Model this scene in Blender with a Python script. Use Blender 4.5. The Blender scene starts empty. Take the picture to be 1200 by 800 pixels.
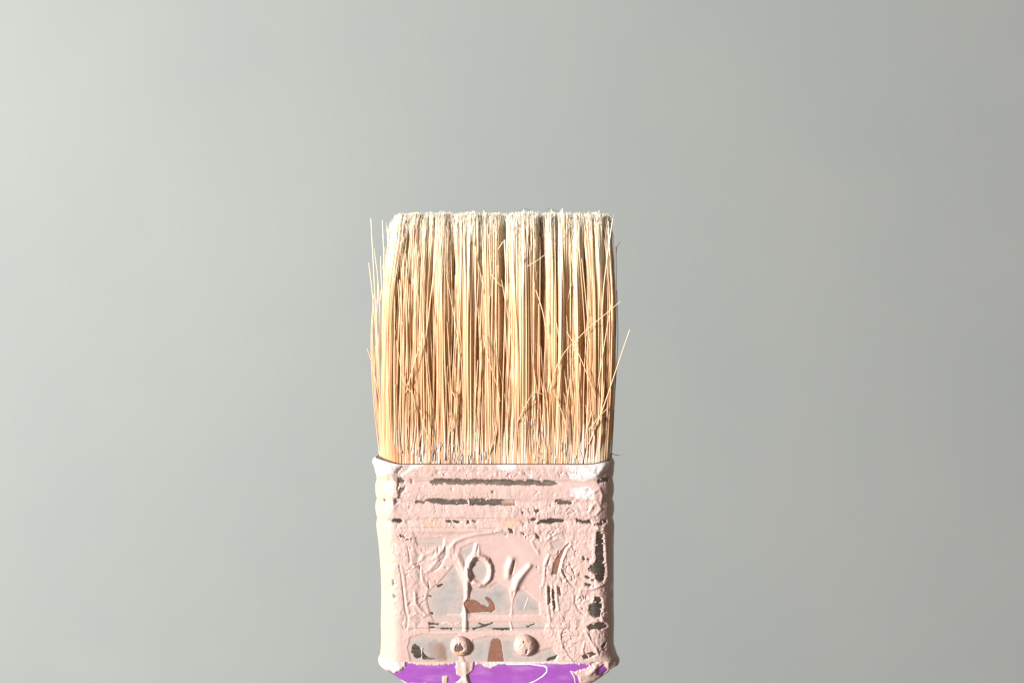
import bpy, math
import numpy as np

# ------------------------------------------------------------------ camera, light, exposure
S = 0.0002                    # metres per picture unit (the brush is about 56 mm wide)
D = 1000.0                    # camera distance in the same units (0.20 m)
sc = bpy.context.scene
cam_d = bpy.data.cameras.new('camera')
cam_d.sensor_width = 36.0
cam_d.lens = 36.0 * D / 1200.0
cam_d.clip_start = 0.005
cam_d.clip_end = 20.0
cam = bpy.data.objects.new('camera', cam_d)
cam.location = (0, -D * S, 0)
cam.rotation_euler = (math.radians(90), 0, 0)
sc.collection.objects.link(cam)
sc.camera = cam

world = bpy.data.worlds.new('World')
sc.world = world
world.use_nodes = True
bg = world.node_tree.nodes['Background']
bg.inputs['Color'].default_value = (1.0, 0.78, 0.64, 1)
bg.inputs['Strength'].default_value = 0.28

from mathutils import Vector
def area(name, loc, target, size, power, col):
    d = bpy.data.lights.new(name, 'AREA')
    d.shape = 'RECTANGLE'
    d.size, d.size_y = size
    d.energy = power
    d.color = col
    o = bpy.data.objects.new(name, d)
    o.location = loc
    o.rotation_euler = (Vector(target) - Vector(loc)).to_track_quat('-Z', 'Y').to_euler()
    sc.collection.objects.link(o)
    return o
area('window_light', (-2.05, -1.56, 0.42), (1.5, -0.3, 0.0), (0.44, 0.58), 240.0, (1.0, 0.96, 0.90))

sc.view_settings.view_transform = 'Standard'
sc.view_settings.look = 'None'
sc.view_settings.exposure = 0.0
sc.view_settings.gamma = 1.0
sc.view_settings.use_curve_mapping = False
sc.cycles.diffuse_bounces = 8
sc.cycles.transmission_bounces = 10
sc.cycles.max_bounces = 14

rng = np.random.default_rng(11)

# ------------------------------------------------------------------ helpers
def sstep(a, b, x):
    t = np.clip((x - a) / (b - a), 0, 1)
    return t * t * (3 - 2 * t)

def perlin(x, y, seed=0):
    r = np.random.default_rng(seed)
    p = r.permutation(256)
    p = np.concatenate([p, p])
    ang = r.random(256) * 2 * math.pi
    gx, gy = np.cos(ang), np.sin(ang)
    xi = np.floor(x).astype(int); yi = np.floor(y).astype(int)
    xf = x - xi; yf = y - yi
    xi &= 255; yi &= 255
    u = xf ** 3 * (xf * (xf * 6 - 15) + 10); v = yf ** 3 * (yf * (yf * 6 - 15) + 10)
    def g(ix, iy, dx, dy):
        h = p[p[ix & 255] + (iy & 255)]
        return gx[h] * dx + gy[h] * dy
    n00 = g(xi, yi, xf, yf); n10 = g(xi + 1, yi, xf - 1, yf)
    n01 = g(xi, yi + 1, xf, yf - 1); n11 = g(xi + 1, yi + 1, xf - 1, yf - 1)
    return ((n00 * (1 - u) + n10 * u) * (1 - v) + (n01 * (1 - u) + n11 * u) * v) * 1.5

def fbm(x, y, sx, sy=None, octs=3, seed=0):
    sy = sy or sx
    a = 0; amp = 1.0; tot = 0
    for k in range(octs):
        a = a + amp * perlin(x / sx * 2 ** k + 17.3 * k, y / sy * 2 ** k + 5.1 * k, seed + k)
        tot += amp; amp *= 0.5
    return a / tot

def seg_dist(X, Y, pts, w=None):
    """distance to a polyline; with w (a width at each point) also the interpolated width"""
    best = np.full(X.shape, 1e9); bw = np.ones(X.shape)
    for i in range(len(pts) - 1):
        ax, ay = pts[i]; bx, by = pts[i + 1]
        dx, dy = bx - ax, by - ay
        L = dx * dx + dy * dy + 1e-9
        t = np.clip(((X - ax) * dx + (Y - ay) * dy) / L, 0, 1)
        d = np.hypot(X - ax - t * dx, Y - ay - t * dy)
        m = d < best
        if w is not None:
            bw = np.where(m, w[i] + (w[i + 1] - w[i]) * t, bw)
        best = np.where(m, d, best)
    return (best, bw) if w is not None else best

def poly_sdf(X, Y, pts):
    """negative inside"""
    d = seg_dist(X, Y, list(pts) + [pts[0]])
    ins = np.zeros(X.shape, bool)
    n = len(pts)
    for i in range(n):
        ax, ay = pts[i]; bx, by = pts[(i + 1) % n]
        if ay == by: continue
        c = ((ay > Y) != (by > Y)) & (X < (bx - ax) * (Y - ay) / (by - ay) + ax)
        ins ^= c
    return np.where(ins, -d, d)

def ridge(H, X, Y, pts, w, h):
    """raised (or, with negative h, sunken) stroke along a polyline; w and h numbers or lists"""
    n = len(pts)
    w = [w] * n if np.isscalar(w) else w
    h = [h] * n if np.isscalar(h) else h
    xs = [p[0] for p in pts]; ys = [p[1] for p in pts]
    m = (X > min(xs) - 16) & (X < max(xs) + 16) & (Y > min(ys) - 16) & (Y < max(ys) + 16)
    if not m.any(): return
    d, ww = seg_dist(X[m], Y[m], pts, w)
    _, hh = seg_dist(X[m], Y[m], pts, h)
    H[m] += hh * np.exp(-(d / ww) ** 2)

def new_obj(name, me, mat, parent=None):
    o = bpy.data.objects.new(name, me)
    sc.collection.objects.link(o)
    if mat is not None:
        me.materials.append(mat)
    if parent is not None:
        o.parent = parent
    return o

def mesh_np(name, V, F, smooth=True, attr=None):
    """V (n,3) in picture units, F (m,4) quads"""
    me = bpy.data.meshes.new(name)
    V = np.ascontiguousarray(V, dtype=np.float32) * S
    F = np.ascontiguousarray(F, dtype=np.int32)
    k = F.shape[1]
    me.vertices.add(len(V)); me.vertices.foreach_set('co', V.ravel())
    me.loops.add(F.size); me.loops.foreach_set('vertex_index', F.ravel())
    me.polygons.add(len(F))
    me.polygons.foreach_set('loop_start', np.arange(0, F.size, k, dtype=np.int32))
    if smooth:
        me.polygons.foreach_set('use_smooth', np.ones(len(F), dtype=bool))
    if attr is not None:
        for an, A in attr.items():
            a = me.color_attributes.new(an, 'FLOAT_COLOR', 'POINT')
            c = np.ones((len(V), 4), dtype=np.float32); c[:, :A.shape[1]] = A
            a.data.foreach_set('color', c.ravel())
    me.update(calc_edges=True)
    me.validate()
    return me

def grid_faces(nr, nc, wrap=False, keep=None):
    c = np.arange(nc if wrap else nc - 1)
    r = np.arange(nr - 1)
    R, C = np.meshgrid(r, c, indexing='ij')
    C1 = (C + 1) % nc
    F = np.stack([R * nc + C, (R + 1) * nc + C, (R + 1) * nc + C1, R * nc + C1], -1).reshape(-1, 4)
    if keep is not None:
        k = keep.ravel()
        F = F[k[F].any(1)]
    return F

def compact(V, F, attr=None):
    used = np.unique(F)
    m = np.full(len(V), -1); m[used] = np.arange(len(used))
    return V[used], m[F], ({k: a[used] for k, a in attr.items()} if attr else None)

# ------------------------------------------------------------------ materials
def mat(name):
    m = bpy.data.materials.new(name); m.use_nodes = True
    return m, m.node_tree, m.node_tree.nodes['Principled BSDF']

def noise(nt, scale, detail=3.0, rough=0.55, obj=True):
    n = nt.nodes.new('ShaderNodeTexNoise')
    n.inputs['Scale'].default_value = scale
    n.inputs['Detail'].default_value = detail
    n.inputs['Roughness'].default_value = rough
    t = nt.nodes.new('ShaderNodeTexCoord')
    nt.links.new(t.outputs['Object'], n.inputs['Vector'])
    return n.outputs['Fac']

def ramp(nt, fac, stops):
    r = nt.nodes.new('ShaderNodeValToRGB')
    e = r.color_ramp.elements
    while len(e) < len(stops): e.new(0.5)
    for k, (p, c) in enumerate(stops):
        e[k].position = p; e[k].color = (*c, 1)
    nt.links.new(fac, r.inputs['Fac'])
    return r.outputs['Color']

def mix(nt, fac, a, b):
    n = nt.nodes.new('ShaderNodeMix'); n.data_type = 'RGBA'
    for s, v in ((n.inputs['Factor'], fac), (n.inputs['A'], a), (n.inputs['B'], b)):
        if isinstance(v, (int, float)): s.default_value = v
        elif isinstance(v, tuple): s.default_value = (*v, 1)
        else: nt.links.new(v, s)
    return n.outputs['Result']

def bump(nt, fac, bsdf, strength, dist):
    b = nt.nodes.new('ShaderNodeBump')
    b.inputs['Strength'].default_value = strength
    b.inputs['Distance'].default_value = dist
    nt.links.new(fac, b.inputs['Height'])
    nt.links.new(b.outputs['Normal'], bsdf.inputs['Normal'])

def paint_mat(name, c0, c1, rough=0.55, chan=None):
    m, nt, b = mat(name)
    col = ramp(nt, noise(nt, 260, 4), [(0.3, c0), (0.7, c1)])
    if chan:
        for k, c in chan.items():
            a = nt.nodes.new('ShaderNodeAttribute'); a.attribute_name = 'tone'
            s = nt.nodes.new('ShaderNodeSeparateColor')
            nt.links.new(a.outputs['Color'], s.inputs['Color'])
            col = mix(nt, s.outputs[k], col, c)
    nt.links.new(col, b.inputs['Base Color'])
    mr = nt.nodes.new('ShaderNodeMapRange')
    nt.links.new(noise(nt, 500, 3), mr.inputs['Value'])
    mr.inputs['From Min'].default_value = 0.3; mr.inputs['From Max'].default_value = 0.7
    mr.inputs['To Min'].default_value = rough - 0.14; mr.inputs['To Max'].default_value = rough + 0.12
    nt.links.new(mr.outputs['Result'], b.inputs['Roughness'])
    b.inputs['Specular IOR Level'].default_value = 0.35
    bump(nt, noise(nt, 2200, 4), b, 0.16, 0.00006)
    return m

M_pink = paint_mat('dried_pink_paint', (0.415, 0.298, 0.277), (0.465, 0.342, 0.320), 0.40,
                   {'Red': (0.539, 0.526, 0.548), 'Green': (0.470, 0.383, 0.270), 'Blue': (0.470, 0.270, 0.148)})  # Green: cream that stands in for strong light on the left side
M_grey = paint_mat('thin_grey_film', (0.250, 0.240, 0.242), (0.295, 0.289, 0.294), 0.33,
                   {'Red': (0.392, 0.304, 0.283), 'Green': (0.217, 0.226, 0.228), 'Blue': (0.209, 0.131, 0.100)})

m, nt, b = mat('bare_steel'); M_steel = m
a = nt.nodes.new('ShaderNodeAttribute'); a.attribute_name = 'tone'
sp = nt.nodes.new('ShaderNodeSeparateColor'); nt.links.new(a.outputs['Color'], sp.inputs['Color'])
n_ = nt.nodes.new('ShaderNodeTexNoise'); n_.inputs['Scale'].default_value = 900; n_.inputs['Detail'].default_value = 4
tc_ = nt.nodes.new('ShaderNodeTexCoord'); mp_ = nt.nodes.new('ShaderNodeMapping'); mp_.inputs['Scale'].default_value = (0.12, 1, 2.2)
nt.links.new(tc_.outputs['Object'], mp_.inputs['Vector']); nt.links.new(mp_.outputs['Vector'], n_.inputs['Vector'])
c = ramp(nt, n_.outputs['Fac'], [(0.3, (0.10, 0.09, 0.08)), (0.7, (0.27, 0.245, 0.22))])
c2 = ramp(nt, noise(nt, 1300, 4), [(0.3, (0.174, 0.080, 0.056)), (0.7, (0.235, 0.120, 0.087))])
c3 = ramp(nt, noise(nt, 1100, 4), [(0.3, (0.27, 0.22, 0.185)), (0.7, (0.50, 0.43, 0.375))])
c = mix(nt, sp.outputs['Red'], c, c2)
c = mix(nt, sp.outputs['Green'], c, c3)
nt.links.new(c, b.inputs['Base Color'])
mt = nt.nodes.new('ShaderNodeMath'); mt.operation = 'MULTIPLY_ADD'
nt.links.new(sp.outputs['Red'], mt.inputs[0]); mt.inputs[1].default_value = -0.75; mt.inputs[2].default_value = 0.85
nt.links.new(mt.outputs[0], b.inputs['Metallic'])
b.inputs['Roughness'].default_value = 0.32
bump(nt, noise(nt, 3500, 3), b, 0.3, 0.00004)

m, nt, b = mat('purple_lacquer'); M_purple = m
c = ramp(nt, noise(nt, 180, 3), [(0.3, (0.217, 0.057, 0.300)), (0.7, (0.261, 0.074, 0.344))])
sn = nt.nodes.new('ShaderNodeTexNoise'); sn.inputs['Scale'].default_value = 420; sn.inputs['Detail'].default_value = 5
st_ = nt.nodes.new('ShaderNodeTexCoord'); sm = nt.nodes.new('ShaderNodeMapping'); sm.inputs['Scale'].default_value = (0.35, 1, 1); sm.inputs['Rotation'].default_value = (0, 0.5, 0)
nt.links.new(st_.outputs['Object'], sm.inputs['Vector']); nt.links.new(sm.outputs['Vector'], sn.inputs['Vector'])
c = mix(nt, ramp(nt, sn.outputs['Fac'], [(0.52, (0, 0, 0)), (0.78, (0.55, 0.55, 0.55))]), c, (0.365, 0.209, 0.418))
nt.links.new(c, b.inputs['Base Color'])
b.inputs['Roughness'].default_value = 0.24
bump(nt, noise(nt, 900, 3), b, 0.15, 0.00005)

m, nt, b = mat('hog_bristle'); M_bristle = m
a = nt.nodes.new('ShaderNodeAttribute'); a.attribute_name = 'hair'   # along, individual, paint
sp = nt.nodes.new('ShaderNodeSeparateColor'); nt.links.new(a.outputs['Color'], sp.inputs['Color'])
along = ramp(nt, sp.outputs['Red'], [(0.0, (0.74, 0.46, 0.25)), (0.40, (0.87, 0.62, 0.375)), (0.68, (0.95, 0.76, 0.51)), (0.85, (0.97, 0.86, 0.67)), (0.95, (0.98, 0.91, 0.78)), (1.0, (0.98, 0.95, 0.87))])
ind = ramp(nt, sp.outputs['Green'], [(0.0, (0.62, 0.48, 0.36)), (0.30, (0.92, 0.86, 0.78)), (0.7, (1.0, 1.0, 1.0)), (1.0, (1.02, 1.07, 1.14))])
mm = nt.nodes.new('ShaderNodeMix'); mm.data_type = 'RGBA'; mm.blend_type = 'MULTIPLY'; mm.inputs['Factor'].default_value = 1.0
nt.links.new(along, mm.inputs['A']); nt.links.new(ind, mm.inputs['B'])
col = mix(nt, sp.outputs['Blue'], mm.outputs['Result'], (0.90, 0.86, 0.85))
nt.links.new(col, b.inputs['Base Color'])
b.inputs['Roughness'].default_value = 0.34
b.inputs['Specular IOR Level'].default_value = 0.45
tr = nt.nodes.new('ShaderNodeBsdfTranslucent'); nt.links.new(col, tr.inputs['Color'])
ms = nt.nodes.new('ShaderNodeMixShader'); ms.inputs['Fac'].default_value = 0.32
out = nt.nodes['Material Output']
nt.links.new(b.outputs['BSDF'], ms.inputs[1]); nt.links.new(tr.outputs['BSDF'], ms.inputs[2])
nt.links.new(ms.outputs['Shader'], out.inputs['Surface'])

m, nt, b = mat('dark_hair'); M_dark = m
c = ramp(nt, noise(nt, 900, 2), [(0.3, (0.06, 0.06, 0.06)), (0.7, (0.12, 0.12, 0.12))])
nt.links.new(c, b.inputs['Base Color']); b.inputs['Roughness'].default_value = 0.5

m, nt, b = mat('grey_wall_paint'); M_wall = m
c = ramp(nt, noise(nt, 5.0, 3), [(0.3, (0.219, 0.243, 0.249)), (0.7, (0.235, 0.258, 0.263))])
nt.links.new(c, b.inputs['Base Color']); b.inputs['Roughness'].default_value = 0.75
bump(nt, noise(nt, 240, 4), b, 0.12, 0.0006)

# ------------------------------------------------------------------ the wall behind
wy = 0.50 / S
me = mesh_np('wall', np.array([[-9000, wy, -7000], [9000, wy, -7000], [9000, wy, 7000], [-9000, wy, 7000]], float),
             np.array([[0, 1, 2, 3]]), smooth=False)
wall = new_obj('wall', me, M_wall)
wall['kind'] = 'structure'
wall['label'] = 'plain pale grey painted wall behind the brush'

# ------------------------------------------------------------------ the brush
brush = bpy.data.objects.new('paintbrush', None)
sc.collection.objects.link(brush)
brush['label'] = 'used flat paintbrush with pale natural bristles, pink paint-crusted ferrule and purple handle'
brush['category'] = 'paintbrush'

X0 = -20.6                     # middle of the brush, picture units right of the camera axis
HW, HD, RC = 142.0, 42.0, 27.0 # ferrule half width, half depth, corner radius

def profile(hw, hd, rc, fine, coarse):
    """closed outline from the back middle over the left, the front and the right; returns x, y, nx, ny"""
    segs = []
    def line(a, b, n):
        L = math.hypot(b[0] - a[0], b[1] - a[1]); return a, b, n, L
    q = math.pi / 2 * rc
    parts = [
        ('l', (0, 2 * hd), (-(hw - rc), 2 * hd), (0, 1), coarse),
        ('a', (-(hw - rc), 2 * hd - rc), 90, 180, coarse),
        ('l', (-hw, 2 * hd - rc), (-hw, rc), (-1, 0), (fine * 2)),
        ('a', (-(hw - rc), rc), 180, 270, fine),
        ('l', (-(hw - rc), 0), (hw - rc, 0), (0, -1), fine),
        ('a', (hw - rc, rc), 270, 360, fine),
        ('l', (hw, rc), (hw, 2 * hd - rc), (1, 0), fine * 2),
        ('a', (hw - rc, 2 * hd - rc), 0, 90, coarse),
        ('l', (hw - rc, 2 * hd), (0, 2 * hd), (0, 1), coarse)]
    P = []
    for p in parts:
        if p[0] == 'l':
            n = max(2, int(math.hypot(p[2][0] - p[1][0], p[2][1] - p[1][1]) / p[4]))
            for i in range(n):
                t = i / n
                P.append((p[1][0] + (p[2][0] - p[1][0]) * t, p[1][1] + (p[2][1] - p[1][1]) * t, *p[3]))
        else:
            n = max(3, int(q / p[4]))
            for i in range(n):
                a = math.radians(p[2] + (p[3] - p[2]) * i / n)
                P.append((p[1][0] + rc * math.cos(a), p[1][1] + rc * math.sin(a), math.cos(a), math.sin(a)))
    return np.array(P)

FINE = 0.62
P = profile(HW, HD, RC, FINE, 5.0)
nc = len(P)
rows = np.arange(544.0, 775.01, FINE)
nr = len(rows)
bx, by, bnx, bny = [np.repeat(P[None, :, k], nr, 0) for k in range(4)]
PY = np.repeat(rows[:, None], nc, 1)
arc = np.concatenate([[0], np.cumsum(np.hypot(np.diff(P[:, 0]), np.diff(P[:, 1])))])
U = np.repeat(arc[None, :], nr, 0)
PX = 600 + (bx + X0) * D / (D + by)                 # where each column shows in the picture
BACK = by > 2 * HD - RC                              # the unseen rear: no traced detail there
PXs = np.where(BACK, -999, PX)                       # traced features only on the visible side

def place(off, hz=None):
    """surface points: outline + outward offset, with the small dents of the old ferrule"""
    left = (HW - bx) / (2 * HW)
    x = bx + bnx * off + 6.5 * sstep(590, 690, PY) * left
    y = by + bny * off
    z = 400 - PY
    # the rim stands a little higher at both ends
    e = sstep(HW - RC - 6, HW - 2, np.abs(bx))
    z = z + np.where(bx < 0, 5.5, 3.5) * e * sstep(575, 545, PY)
    # gentle waviness
    x = x + 0.7 * fbm(PY, PY * 0 + 3.3, 40, seed=60) * np.sign(bx)
    return np.stack([x + X0, y, z], -1)

# --- relief pressed into the steel
B = np.zeros_like(PX)
for yy, dp in ((565, 1.3), (588, 1.3), (610.5, 1.1)):
    B += -dp * np.exp(-((PY - yy) / 3.6) ** 2) + 0.4 * np.exp(-((PY - yy - 11) / 6.0) ** 2)
pan = poly_sdf(PXs, PY, [(484, 624), (694, 624), (694, 732), (484, 732)])
B += -1.1 * sstep(4, -4, pan)
B += -1.6 * np.exp(-((PY - 736.6) / 1.4) ** 2) * sstep(470, 480, PX) * sstep(690, 660, PX)
# the pressed letters
jx = PX + 0.9 * fbm(U, PY, 9, seed=7); jy = PY + 0.9 * fbm(U, PY, 9, seed=8)
el = np.hypot((jx - 558.5) / 13.8, (jy - 667.5) / 16.8)
B += np.where(BACK, 0, (3.2 + 2.2 * fbm(U, PY, 10, seed=9)) * np.exp(-((el - 1) * 14.5 / 2.5) ** 2))
ridge(B, PXs, PY, [(597.5, 656), (593.5, 666), (592.5, 675)], [3.8, 4.0, 3.4], [3.0, 3.2, 2.4])
ridge(B, PXs, PY, [(619, 662.5), (611, 671), (604.5, 679), (601, 688)], [2.8, 3.6, 4.4, 3.8], [2.4, 3.2, 3.8, 3.0])
B += 0.5 * fbm(U, PY, 60, seed=5)

ridge(B, PXs, PY, [(600.5, 657), (599, 664), (597, 671)], 1.3, -1.8)
ridge(B, PXs, PY, [(545, 660), (546, 672), (549, 680)], 1.4, -1.6)
# --- bare places
n_edge = 1.4 * fbm(U, PY, 5.0, octs=3, seed=21) + 0.8 * fbm(U, PY, 1.8, octs=2, seed=25)
n_soft = 0.5 * fbm(U, PY, 6.0, octs=2, seed=31)
DARK = [
 [(504,564.5),(510,561),(520,560),(527,561.5),(535,561),(551,562),(560,561),(575,562),(590,561.5),(612,563),(622,561),(628,563),(640,562),(650,564),(657,567),(648,568.5),(636,568.5),(620,568),(604,568),(596,568.5),(580,567.5),(562,567),(545,567.5),(530,567),(508,567.5)],
 [(499,586),(505,584),(515,584),(530,586),(540,585),(548,585.5),(548.5,590),(536,591),(520,590.5),(508,589.5)],
 [(550.5,585),(560,584),(575,585),(590,585),(600,587),(604,588),(603,591.5),(590,591.5),(575,591.5),(551,591)],
 [(652,586),(658,585),(664,587),(670,586.5),(671,590),(660,590.5),(652,589)],
 [(485,589),(491,586.5),(498,588),(496,589.5)],
 [(459,609),(463,607),(470,608),(471,611),(468,612.5),(460,611)],
 [(523,610),(528,609),(529,612),(524,612.5)], [(530,609.5),(536,610),(540,611),(535,613)], [(546,609),(549,609),(549,613),(547,612)],[(554,609),(559,610),(557,613)],
 [(622,609.5),(625,607),(629,607.5),(627,610)],
 [(630,613.5),(634,609),(640,608.5),(645,606.5),(652,608),(662,608.5),(660,612),(650,611),(646,613.5),(640,612.5),(635,612)],
 [(676,608),(680,609),(684,610),(692,609),(693,613),(684,612.5),(677,611)],
 [(697,614),(703,612.5),(706,609),(711,609.5),(710,613),(704,615.5)],
 [(701,563),(705,561.5),(713,562),(713,565.5),(702,566)],
 [(463,553),(465,549.5),(471,545),(472.5,547),(468,551),(466,556)],
 [(466,560),(470,559),(474,563),(473,565.5),(468,565)],
 [(481,561.5),(484,562),(483.5,566),(481.5,565.5)],
 [(448.5,586),(450,585),(452,589),(450.5,590.5)],
 [(463,584),(465.5,585),(466,588),(463.5,590)],
 [(467,577),(471,572),(475,570),(474,573),(469,580)],
 [(699,624),(704,622),(706,625),(706.5,645),(707.5,660),(709,672),(707,680),(702.5,682),(699,678),(697,672),(690,668),(690,664),(695,661),(699,657),(698,645),(699,632)],
 [(685,675),(688,674.5),(691,677.5),(688,677.5)], [(685,683),(690,683.5),(695,685.5),(690,687),(686,685.5)], [(693,678.5),(696,679),(695,681.5)],
 [(698,697),(703,699),(705.5,710),(702.5,722),(697,723.5),(692,719),(690,715),(691,709),(696,706)],
 [(688,733.5),(694,730),(702,729),(709,731),(710.5,735),(703,738),(697,736),(690,737.5)],
 [(683,698),(687,698.5),(686,700.5)],
 [(688,654),(691,655),(690.5,658),(688.5,656)], [(683,652),(685,653),(685,656),(683,654.5)],
 [(477,756),(481,754),(486,757),(488.5,762),(488,770),(483,771),(477,766)],
 [(490,762),(494,767),(500,770),(507,771.5),(490,773)],
 [(497,697.5),(501,698),(500,699.5)], [(500,717),(503,718),(502.5,720),(500.5,719)],
 [(453.5,679),(455.5,679),(456,685),(454.5,686)], [(455,696),(456.5,697),(457,700),(455.5,700)],
 [(641,686),(643,686.5),(643.5,706),(642,707)], [(646,690),(648,692),(649.5,713),(648,714),(646.5,704)], [(653.5,688),(655,690),(657,698),(655,697)],
 [(511,735.5),(526,735.3),(525,737.3),(512,737.3)], [(573,736),(593,735.6),(594,737.6),(574,737.8)],
 [(497,729),(510,730.5),(509.5,732),(498,731.5)], [(499,734),(508,734),(509,735.6),(500,735.6)],
 [(550,736.5),(560,733),(566,731.5),(575,728.5),(574,730.5),(566,733.5),(556,736),(551,738)], [(555,730),(560,729.5),(566,733),(561,732.5)],
 [(615,733),(625,730),(624,731.4),(616,734.6)],
 [(507,686),(513,683),(515,684),(509,688)],
 [(638,772),(645,769),(652,767),(648,772),(640,774)], [(682,768),(694,763),(698,766),(690,770),(684,772)], [(705,757),(709,753),(709,760),(706,762)],
 [(468,626.5),(471.5,627.5),(471,629),(468.5,628)],[(472,629),(475.5,630.5),(477.5,632.5),(474.5,632)],
 [(596,619),(600,620),(600.5,625),(597.5,624)], [(627,624.5),(632,629),(632,632.5),(629,630)], [(609,622),(614,625),(613,626.5)],
 [(627,598),(631,596.5),(632,598.5),(629,600)], [(612,599),(613.5,599.5),(613,601.5)], [(576,575),(578.5,575),(578.5,577.5),(576.5,577)],
]
RUST = [
 [(540,706),(544,703),(549,702),(556,704),(561,709),(563,708),(565,709.5),(569,712),(570.5,707),(565,701),(566,699),(571,700.5),(576,707),(577,714),(573,718),(568,716.5),(560,717),(546,718),(543,712),(540,709)],
 [(568,776),(572,751),(575,747.5),(581,747.5),(584,750.5),(587.5,776)],
 [(667,636.5),(661,643),(656,655),(651,672.5),(645.5,672.5),(648,660),(655,648),(662,639)],
 [(589,588),(603.5,586.5),(604,591.5),(589.5,591.5)],
]
BROWNISH = [[(497,752),(508,751),(518,757),(519,773),(497,773)]]
GREY = [
 [(539.5,643),(545,640),(555.5,636.5),(553,645),(549,652),(545,658),(542,655),(539.5,648)],
 [(528.5,664),(533,675),(538,690),(539.5,705),(539.5,732),(520,731),(505,729),(500,715),(497,704),(498,694),(506,687),(515,679),(523,670)],
 [(547,689),(555,690),(570,690),(580,683),(592,690),(595,705),(594,719),(570,720),(547,721),(546,705)],
 [(600,695),(612,693),(620,700),(628,706),(629,718),(600,719)],
 [(500,730),(560,730),(600,730),(636,731),(634,737),(560,738),(500,738)],
 [(476,748),(490,744),(520,745),(532,743),(529,760),(533,772),(519,775),(495,775),(478,772),(474,758)],
 [(552,750),(567,747),(590,746),(601,746),(602,767),(616,771),(630,764),(645,760),(650,768),(646,776),(544,776),(541,769),(550,763)],
 [(487,632),(500,633),(517,631),(515,638),(500,640),(489,637)],
 [(647,637),(655,634),(661,636),(656,641),(649,641)],
 [(463,551),(468,546),(480,545.5),(476,550),(470,553),(468,558)],
]
sd_dark = np.full(PX.shape, 99.0); sd_rust = sd_dark.copy(); sd_grey = sd_dark.copy(); sd_br = sd_dark.copy()
def acc(sd, polys, pad=14):
    for p in polys:
        xs = [q[0] for q in p]; ys = [q[1] for q in p]
        m = (PXs > min(xs) - pad) & (PXs < max(xs) + pad) & (PY > min(ys) - pad) & (PY < max(ys) + pad)
        if m.any():
            sd[m] = np.minimum(sd[m], poly_sdf(PXs[m], PY[m], p))
acc(sd_dark, DARK); acc(sd_rust, RUST); acc(sd_grey, GREY); acc(sd_br, BROWNISH)
sd_oin = (np.hypot((PX - 558) / 9.3, (PY - 668.5) / 12.0) - 1) * 10
sd_oin = np.where(BACK, 99, sd_oin)

# --- the coats
def rmask(poly, soft):
    return sstep(soft, -soft, np.where(BACK, 99, poly_sdf(PXs, PY, poly)))
rough = 0.20 + np.zeros_like(PX)
rough = np.maximum(rough, 0.75 * sstep(563, 556, PY))
rough = np.maximum(rough, 0.60 * rmask([(448,560),(500,570),(505,640),(497,740),(468,745),(440,700)], 8))
rough = np.maximum(rough, 1.0 * rmask([(582,594),(700,575),(712,640),(710,770),(660,776),(636,735),(632,690),(636,640),(600,624)], 7))
rough = np.maximum(rough, 0.5 * rmask([(500,570),(700,570),(700,620),(500,620)], 5))
rough *= 1 - 0.85 * rmask([(575,628),(622,632),(636,645),(634,690),(628,702),(575,690)], 5)
rough = np.where(BACK, 0.5, rough)

wx = U + 5 * fbm(U, PY, 16, seed=41); wv = PY + 5 * fbm(U, PY, 16, seed=44)
rid = 1 - 2.4 * np.abs(fbm(wx, wv, 15, 19, octs=3, seed=47))     # smeared ridges
crumb = fbm(wx, wv, 3.6, octs=2, seed=51)
fine = fbm(U, PY, 1.9, octs=2, seed=53)
brushed = fbm(U, PY, 40, 2.6, octs=2, seed=55)                    # level brush marks across the beads
hp = 0.95 + 0.35 * fbm(U, PY, 34, seed=57)
hp += rough * (0.70 * rid + 0.42 * crumb + 0.24 * fine)
crk = np.abs(fbm(wx + 90, wv, 13, 13, octs=2, seed=61))
hp += -1.5 * rough * sstep(0.045, 0.012, crk) * sstep(0.0, 0.25, fbm(U, PY, 22, seed=63))
hp += 0.30 * brushed * sstep(630, 610, PY)
# scattered crumbs and pits
for k in range(170):
    cx, cy = rng.uniform(446, 716), rng.uniform(548, 772)
    j = (np.abs(PXs - cx) < 6) & (np.abs(PY - cy) < 6)
    if j.any():
        w = rough[j].mean()
        if rng.random() < 0.25 + w:
            amp = rng.choice([-1.5, 0.9, 0.7]) * rng.uniform(0.5, 1.1)
            hp[j] += amp * np.exp(-(((PXs[j] - cx) / rng.uniform(0.8, 1.9)) ** 2 + ((PY[j] - cy) / rng.uniform(0.8, 1.9)) ** 2))

R = lambda pts, w, h: ridge(hp, PXs, PY, pts, w, (np.array(h) * 0.8).tolist())
# drips and folds in the middle panel
R([(533,650),(537,660),(540,670),(543,682),(543,700),(541.5,716),(541.5,737)], [2.6,3,3.2,3,2.4,2,2.2], [1.5,2,2.4,2.6,2.6,2.4,2.0])
R([(557,638),(554,648),(549,656),(545,664),(544,676),(544.5,690)], [2.2,2.6,2.6,3,2.6,2.2], [2.6,2.8,2.4,2.4,2.2,1.6])
R([(557,640),(559,650),(566,655),(571,662)], [2.2,2.4,2.4,2], [2.2,2.0,1.4,0.6])
R([(524,652),(525,642),(532,634),(544,629),(556,626),(572,624),(586,621)], [2.0,2.2,2.2,2,1.8,1.8,2], [0.8,1.3,1.8,1.5,1.3,1.4,1.2])
R([(531,655),(528,648),(529,641)], 1.6, 0.9)
R([(538,646),(541,654),(542,662)], 1.3, -1.2)
R([(519,635),(515,644),(509,651),(503,655)], [1.8,2.4,2.2,1.6], [2.0,2.4,1.8,1.0])
R([(511,640),(510.5,647)], 0.9, -2.2)
R([(519.5,640),(519,650),(516,655),(513,657)], 1.3, -1.5)
R([(510,654),(506,660),(498,668),(492,672)], [2,2.2,2,1.6], [1.0,1.2,1,0.6])
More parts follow.
